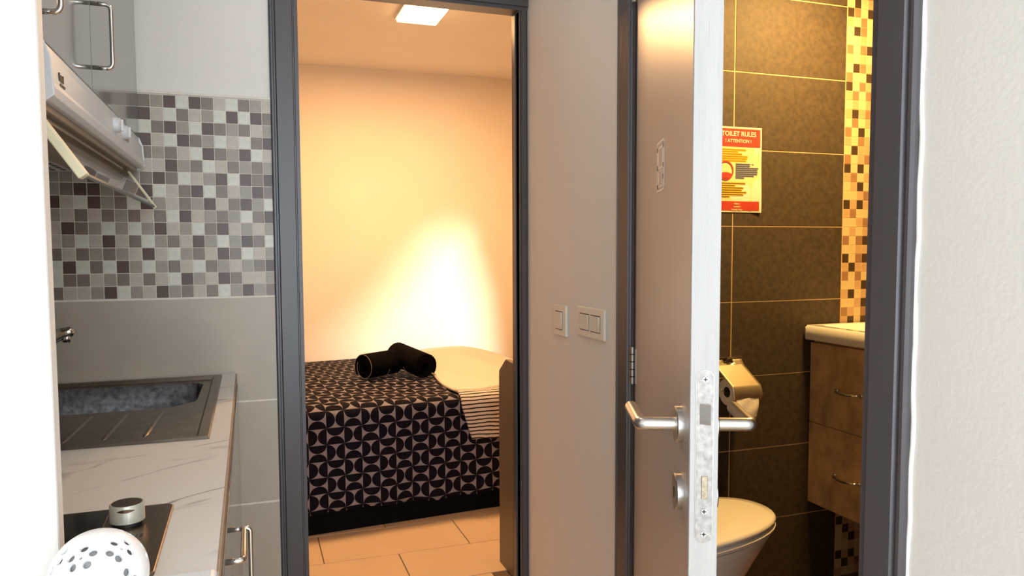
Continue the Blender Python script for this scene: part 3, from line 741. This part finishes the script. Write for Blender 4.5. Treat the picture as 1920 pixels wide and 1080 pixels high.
# throw blanket over the right part
th = bmesh.new(); uvl = th.loops.layers.uv.new('UVMap'); g2 = []; NT = 34
tpath = []
for k in range(30): y = 1.36-(1.36-RB)*k/29; tpath.append((y, TB+.0275))
for k in range(1, 7): a = PI/2*k/6; tpath.append((RB-(RB+.022)*math.sin(a), TB-RB+.002+(RB+.0235)*math.cos(a)))
for k in range(1, 13): tpath.append((-.022, TB-RB-.165*k/12))
ts = [0]
for a, b in zip(tpath, tpath[1:]): ts.append(ts[-1]+math.hypot(a[0]-b[0], a[1]-b[1]))
for i in range(NT+1):
    col = []
    for j, (y, z) in enumerate(tpath):
        hang = max(0, j-35)/12
        xl = .690+.085*max(0, y)/1.4-.012*math.sin(max(0, y)*6)+.050*hang
        x = xl+(1.27-xl)*i/NT
        yy = y-hang*(.008*math.sin(x*14)+.008); zz_ = z+hang*.006*math.sin(x*11)
        if j < 30:
            bul = math.exp(-((y-.95)/.38)**2)*math.exp(-((x-1.02)/.26)**2); zz_ += .075*bul+.005*math.sin(x*21+y*9)
        col.append(th.verts.new((x, yy, zz_)))
    g2.append(col)
for i in range(NT):
    for j in range(len(tpath)-1):
        f = th.faces.new((g2[i][j], g2[i+1][j], g2[i+1][j+1], g2[i][j+1])); f.smooth = True
        for lpz, (a, b) in zip(f.loops, ((i, j), (i+1, j), (i+1, j+1), (i, j+1))): lpz[uvl].uv = (g2[a][b].co.x, ts[-1]-ts[b])
me = bpy.data.meshes.new('throw_blanket'); th.to_mesh(me); th.free()
tb = tag(link('throw_blanket', me, 'throw'), 'fluffy cream throw with black striped end draped over the bed', 'blanket')
tb.matrix_world = BMX; so = tb.modifiers.new('t', 'SOLIDIFY'); so.thickness = .012; so.offset = 1

# rolled black towels
def roll(name, label, p0, p1, r, mound=1.0):
    p0, p1 = Vector(p0), Vector(p1); t = thing(name, label, 'towel', 'black towels on the bed')
    d = (p1-p0); L2 = d.length; d.normalize(); up = Vector((0, 0, 1)); up = (up-d*up.dot(d)).normalized(); sd = d.cross(up)
    bm = bmesh.new(); n = 60; turns = 2.6; prof_ = []
    for k in range(n+1):
        a = 2*PI*turns*k/n; rr = r*(.40+.60*k/n); prof_.append((rr*math.cos(a), rr*math.sin(a), a))
    def pt(k, l, inset): x, y, a = prof_[k]; rr = math.hypot(x, y); f = (rr-inset)/rr; return p0+d*l+sd*x*f+up*y*f*mound
    nl = 8; V = [[bm.verts.new(pt(k, L2*j/nl, 0)) for k in range(n+1)] for j in range(nl+1)]
    I = [[bm.verts.new(pt(k, L2*j/nl, .013)) for k in range(n+1)] for j in range(nl+1)]
    for j in range(nl):
        for k in range(n):
            bm.faces.new((V[j][k], V[j][k+1], V[j+1][k+1], V[j+1][k])); bm.faces.new((I[j][k+1], I[j][k], I[j+1][k], I[j+1][k+1]))
        bm.faces.new((V[j][n], I[j][n], I[j+1][n], V[j+1][n])); bm.faces.new((I[j][0], V[j][0], V[j+1][0], I[j+1][0]))
    for j in (0, nl):
        for k in range(n): bm.faces.new((V[j][k], I[j][k], I[j][k+1], V[j][k+1]))
    fin('cloth', bm, 'towel', t, True)
    # pale stitched hem along the spiral end
    hem = [pt(k, -.001, .002) for k in range(int(n*.56), n-4)]
    bm = bmesh.new(); addtube(bm, hem, .0016, 6); fin('hem', bm, 'towelline', t, True)
    hem = [pt(k, L2*.60, -.001) for k in range(n-19, n-14)]
    bm = bmesh.new(); addtube(bm, hem, .0014, 6); fin('woven_band', bm, 'towelline', t, True)
    return t
TZ = TB+.012
roll('rolled_towel', 'rolled black towel with pale hem showing at its left end', (.548, 3.85, TZ+.076), (.722, 3.957, TZ+.078), .074)
roll('rolled_towel', 'black towel leaning across the other towel, right of the roll', (.752, 4.03, TZ+.108), (.850, 3.77, TZ+.074), .074)

lc = thing('side_cabinet', 'low dark taupe cabinet with a clipped top corner inside the bedroom doorway', 'cabinet')
prism('side_panel', [(2.600, 0), (2.600, .8225), (2.676, .8265), (2.690, .820), (2.755, .775), (2.762, .768), (2.762, 0)], 0, .918, .938, 'brownpanel', lc, .002)
box('body', .9385, 1.36, 2.605, 2.74, .06, .765, 'brownpanel', lc, .002)
box('plinth', .95, 1.35, 2.61, 2.72, 0, .06, 'bedbase', lc)
box('door', .945, 1.355, 2.7405, 2.757, .07, .755, 'brownpanel', lc, .0015)

# ------------------------------------------------------------------ bathroom things
def pmx(x, z, s=1): return Matrix(((1, 0, 0, x), (0, 0, -1, YB-.0044), (0, 1, 0, z), (0, 0, 0, 1)))
ps = thing('poster', 'red and yellow toilet rules notice pasted on the brown bathroom tiles', 'poster')
px0, px1, pz0, pz1 = 1.690, 1.927, 1.387, 1.7185
bm = bmesh.new(); NXp, NZp = 10, 14
def pcurl(x, z):
    u_ = (x-px0)/(px1-px0); v_ = (z-pz0)/(pz1-pz0)
    return -.004-.006*max(0, u_-.8)/.2*(1-v_)-.001*math.sin(v_*9)*u_
ve = [[bm.verts.new((px0+(px1-px0)*i/NXp, YB+pcurl(px0+(px1-px0)*i/NXp, pz0+(pz1-pz0)*j/NZp)+.0022, pz0+(pz1-pz0)*j/NZp)) for j in range(NZp+1)] for i in range(NXp+1)]
for i in range(NXp):
    for j in range(NZp): bm.faces.new((ve[i][j], ve[i+1][j], ve[i+1][j+1], ve[i][j+1]))
sh_ = fin('sheet', bm, 'posterborder', ps); so = sh_.modifiers.new('t', 'SOLIDIFY'); so.thickness = .0006; so.offset = 0
def pprint(name, x0, x1, z0, z1, m, lift):
    bm = bmesh.new(); n = 8
    a = [[bm.verts.new((x0+(x1-x0)*i/n, YB+pcurl(x0+(x1-x0)*i/n, z)+.0018-lift, z)) for z in (z0, (z0+z1)/2, z1)] for i in range(n+1)]
    for i in range(n):
        for j in range(2): bm.faces.new((a[i][j], a[i+1][j], a[i+1][j+1], a[i][j+1]))
    return fin(name, bm, m, ps)
pprint('yellow_field', px0+.006, px1-.007, pz0+.006, pz1-.006, 'posteryellow', .0004)
pprint('red_header', px0+.006, px1-.007, 1.642, pz1-.007, 'posterred', .0008)
pprint('red_footer', px0+.006, px1-.011, pz0+.007, 1.430, 'posterred', .0008)
def ptxt(name, body, size, x, z, m, bold=.0006):
    return text(name, body, size, Matrix(((1, 0, 0, x), (0, 0, -1, YB-.0042), (0, 1, 0, z), (0, 0, 0, 1))), m, ps, .0002, 'RIGHT', bold)
ptxt('title_text', 'TOILET RULES', .0255, px1-.027, 1.683, 'posterborder', .0004)
ptxt('title_text', '! ATTENTION !', .0180, px1-.049, 1.658, 'posterborder', .0002)
for k, (a, b) in enumerate(((.072, 1.634), (.108, 1.626), (.090, 1.6175), (.063, 1.608), (.066, 1.600), (.070, 1.591))):
    pprint('marked_line', px0+.012, px1-a, b-.0085, b, 'hi', .0007)
    pprint('text_line', px0+.014, px1-a-.003, b-.0058, b-.0028, 'inkor', .0010)
for k, (a, b) in enumerate(((.036, 1.578), (.046, 1.5705), (.014, 1.563), (.018, 1.5555), (.017, 1.548), (.019, 1.5405), (.034, 1.533), (.079, 1.5255))):
    pprint('marked_line', px1-.120, px1-a, b-.0078, b, 'higrey', .0007)
    pprint('text_line', px1-.118, px1-a-.003, b-.0052, b-.0030, 'ink', .0010)
for k, (a, b) in enumerate(((.072, 1.504), (.120, 1.495), (.082, 1.486), (.089, 1.4775), (.068, 1.469), (.082, 1.460), (.145, 1.452))):
    pprint('marked_line', px0+.012, px1-a, b-.0085, b, 'hi', .0007)
    pprint('text_line', px0+.014, px1-a-.003, b-.0058, b-.0030, 'ink', .0010)
bm = bmesh.new(); cxp, czp = px1-.166, 1.548
for k in range(36):
    a, b = 2*PI*k/36, 2*PI*(k+1)/36
    q = [bm.verts.new((cxp+r*math.cos(t_), YB-.0042, czp+r*1.05*math.sin(t_))) for r, t_ in ((.036, a), (.036, b), (.031, b), (.031, a))]; bm.faces.new(q)
q = [bm.verts.new((cxp+.030*math.cos(t_), YB-.0043, czp+.012*math.sin(t_)-.018)) for t_ in [2*PI*k/20 for k in range(20)]]; bm.faces.new(q)
fin('round_sign', bm, 'posterred', ps)
ptxt('footer_text', 'MERCI !', .0085, px1-.098, 1.4165, 'posteryellow', .0002)
ptxt('footer_text', 'DANKE !', .0085, px1-.094, 1.4055, 'posteryellow', .0002)
ptxt('footer_text', 'THANK YOU !', .0085, px1-.085, 1.394, 'posteryellow', .0002)

# toilet paper holder with cover flap, and the roll
hl = thing('paper_holder', 'chrome toilet paper holder with a curved flap on the dark tiles', 'paper holder')
HX = 1.786; hw = .066; ry, rz, rr = 2.418, .694, .052
path_f = []
# flap rises from the wall side, bends over the roll front
for k in range(6): path_f.append((YB-.020-.012*k/5, .808-.022*k/5))
for k in range(1, 13):
    a = math.radians(52+100*k/12); path_f.append((ry-(-math.cos(a))*0-(rr+.006)*math.sin(a)*1.0+.000, rz+(rr+.006)*math.cos(a)))
NXf = 12; bm = bmesh.new(); vv = []
for i in range(NXf+1):
    x = HX-hw+2*hw*i/NXf; row = []
    for (y, z) in path_f: row.append(bm.verts.new((x+(rz-z)*.16, y, z)))
    vv.append(row)
for i in range(NXf):
    for j in range(len(path_f)-1):
        if 4 <= i <= 7 and j < (4 if i in (5, 6) else 3): continue          # U-shaped notch at the top
        bm.faces.new((vv[i][j], vv[i+1][j], vv[i+1][j+1], vv[i][j+1]))
fl = fin('flap', bm, 'satin', hl, True); so = fl.modifiers.new('t', 'SOLIDIFY'); so.thickness = .0015
bm = bmesh.new(); addbox(bm, HX-hw-.002, HX+hw+.002, YB-.006, YB, .790, .815, .002); fin('wall_plate', bm, 'chrome', hl)
tube('wire', fillet([(HX-hw+.004, YB-.006, .80), (HX-hw-.012, YB-.03, .79), (HX-hw-.012, ry, rz), (HX+hw-.01, ry, rz)], .012, 6), .0025, 'chrome', hl, 10)
rl = thing('toilet_roll', 'white toilet paper roll with a hanging sheet under the chrome flap', 'toilet paper')
bm = bmesh.new(); n = 36; rings = []
for x, r in ((-.058, .021), (-.058, rr), (.056, rr), (.056, .021)): rings.append([(HX+.004+x, ry+r*math.cos(2*PI*k/n), rz-.003+r*math.sin(2*PI*k/n)) for k in range(n)])
loft(bm, rings, False, False)
fin('roll', bm, 'paper', rl, False)
bm = bmesh.new(); rings = [[(HX+.004+x, ry+.0205*math.cos(2*PI*k/n), rz-.003+.0205*math.sin(2*PI*k/n)) for k in range(n)] for x in (-.0585, .0565)]
loft(bm, rings, False, False); fin('core', bm, mat('cardboard_core', (70, 52, 36), .9, var=.1, scale=40), rl)
bm = bmesh.new(); rows_ = []
for k in range(10):
    z = rz-.012-.100*k/9; y = ry-rr-.001-.008*math.sin(k/9*2.2); sk_ = -.022*k/9
    rows_.append([bm.verts.new((HX+.004-.050+.100*i/6+sk_*(1-.2*i/6), y+.002*math.sin(i*1.3+k), z+(.010*(i/6) if k == 9 else 0))) for i in range(7)])
for a, b in zip(rows_, rows_[1:]):
    for i in range(6): bm.faces.new((a[i], a[i+1], b[i+1], b[i]))
sh2 = fin('hanging_sheet', bm, 'paper', rl, True); so = sh2.modifiers.new('t', 'SOLIDIFY'); so.thickness = .0008

# toilet
tl = thing('toilet', 'white toilet with closed lid behind the open bathroom door', 'toilet')
TC = Vector((1.245, 2.025)); TA = math.radians(9)
def t_out(lx, hw_, back=-.16, n=44, e=2.35):
    """egg outline: local x forward"""
    pts = []
    for k in range(n):
        a = 2*PI*k/n; c, s_ = math.cos(a), math.sin(a)
        x = (abs(c)**(2/e))*(1 if c > 0 else -1); y = (abs(s_)**(2/e))*(1 if s_ > 0 else -1)
        x = x*lx if c > 0 else x*(-back); pts.append((x, y*hw_))
    return pts
def t_ring(lx, hw_, z, back=-.16, dx=0, e=2.35):
    return [(TC.x+(x+dx)*math.cos(TA)-y*math.sin(TA), TC.y+(x+dx)*math.sin(TA)+y*math.cos(TA), z) for x, y in t_out(lx, hw_, back, e=e)]
LZ = .372
def tl_part(name, specs, m='ceramic'):
    bm = bmesh.new(); loft(bm, [t_ring(*q) for q in specs]); return sharp(fin(name, bm, m, tl, True), 50)
tl_part('lid', [(.398, .184, LZ-.022), (.404, .189, LZ-.017), (.404, .189, LZ-.008), (.396, .182, LZ-.001), (.36, .150, LZ+.003), (.20, .08, LZ+.005)])
tl_part('seat', [(.392, .178, LZ-.046), (.402, .188, LZ-.042), (.404, .190, LZ-.032), (.398, .184, LZ-.026)])
tl_part('bowl', [(.14, .11, FB, -.14), (.15, .11, FB+.14, -.14), (.20, .125, FB+.26, -.16), (.27, .145, LZ-.19, -.17), (.33, .165, LZ-.12, -.17), (.372, .177, LZ-.075, -.17), (.388, .181, LZ-.055, -.17), (.388, .181, LZ-.048, -.17)])
box('cistern', .962, 1.115, TC.y-.20, TC.y+.16, LZ-.02, LZ+.36, 'ceramic', tl, .02, 4)
box('cistern_lid', .960, 1.120, TC.y-.205, TC.y+.165, LZ+.36, LZ+.39, 'ceramic', tl, .008, 3)

# vanity and basin
vn = thing('vanity_unit', 'brown wood-effect wall-hung vanity with two drawers under the basin', 'vanity')
VX = 2.188
box('body', VX+.018, XR-.005, 1.95, YB-.004, .188, .868, 'vanity', vn, .001)
for z0, z1, hz_ in ((.5275, .857, .682), (.189, .5235, .341)):
    d = box('drawer', VX, VX+.0175, 1.951, YB-.003, z0, z1, 'vanity', vn, .0015)
    box('edge_band', VX+.0005, VX+.017, 1.952, YB-.004, z0-.0012, z0+.0012, 'edgeband', d)
    pts = [(VX, 2.333, hz_), (VX-.012, 2.333, hz_), (VX-.024, 2.318, hz_-.001), (VX-.030, 2.29, hz_-.002), (VX-.031, 2.268, hz_-.003), (VX-.030, 2.245, hz_-.002), (VX-.024, 2.222, hz_-.001), (VX-.012, 2.208, hz_), (VX, 2.208, hz_)]
    hh = tube('handle', pts, [.0055, .0045, .0050, .0058, .006, .0058, .0050, .0045, .0055], 'chrome', d, 12)
    for y in (2.333, 2.208): tube('handle_foot', [(VX-.001, y, hz_), (VX-.006, y, hz_)], .008, 'chrome', d, 14)
ws = thing('washbasin', 'white ceramic washbasin top overhanging the brown vanity', 'basin')
bm = bmesh.new()
def rr_ring(x0, x1, y0, y1, r, z, n=6):
    pts = []
    for cx2, cy2, a0 in ((x1-r, y1-r, 0), (x0+r, y1-r, PI/2), (x0+r, y0+r, PI), (x1-r, y0+r, 3*PI/2)):
        for k in range(n+1): a = a0+PI/2*k/n; pts.append((cx2+r*math.cos(a), cy2+r*math.sin(a), z))
    return pts
bX0, bX1, bY0, bY1 = 2.146, XR-.004, 1.92, YB-.006
loft(bm, [rr_ring(bX0+.006, bX1, bY0+.006, bY1, .012, .872), rr_ring(bX0, bX1, bY0, bY1, .016, .880), rr_ring(bX0, bX1, bY0, bY1, .016, .921), rr_ring(bX0+.008, bX1-.004, bY0+.008, bY1-.004, .016, .931),
          rr_ring(bX0+.045, bX1-.10, bY0+.05, bY1-.045, .03, .931), rr_ring(bX0+.052, bX1-.11, bY0+.057, bY1-.052, .03, .925), rr_ring(bX0+.09, bX1-.14, bY0+.10, bY1-.10, .04, .885), rr_ring(bX0+.12, bX1-.17, bY0+.14, bY1-.14, .03, .880)])
sharp(fin('basin', bm, 'ceramic', ws, True), 40)
tube('tap', [(2.60, 2.20, .93), (2.60, 2.20, 1.02), (2.57, 2.20, 1.05), (2.50, 2.20, 1.04)], .013, 'chrome', ws)
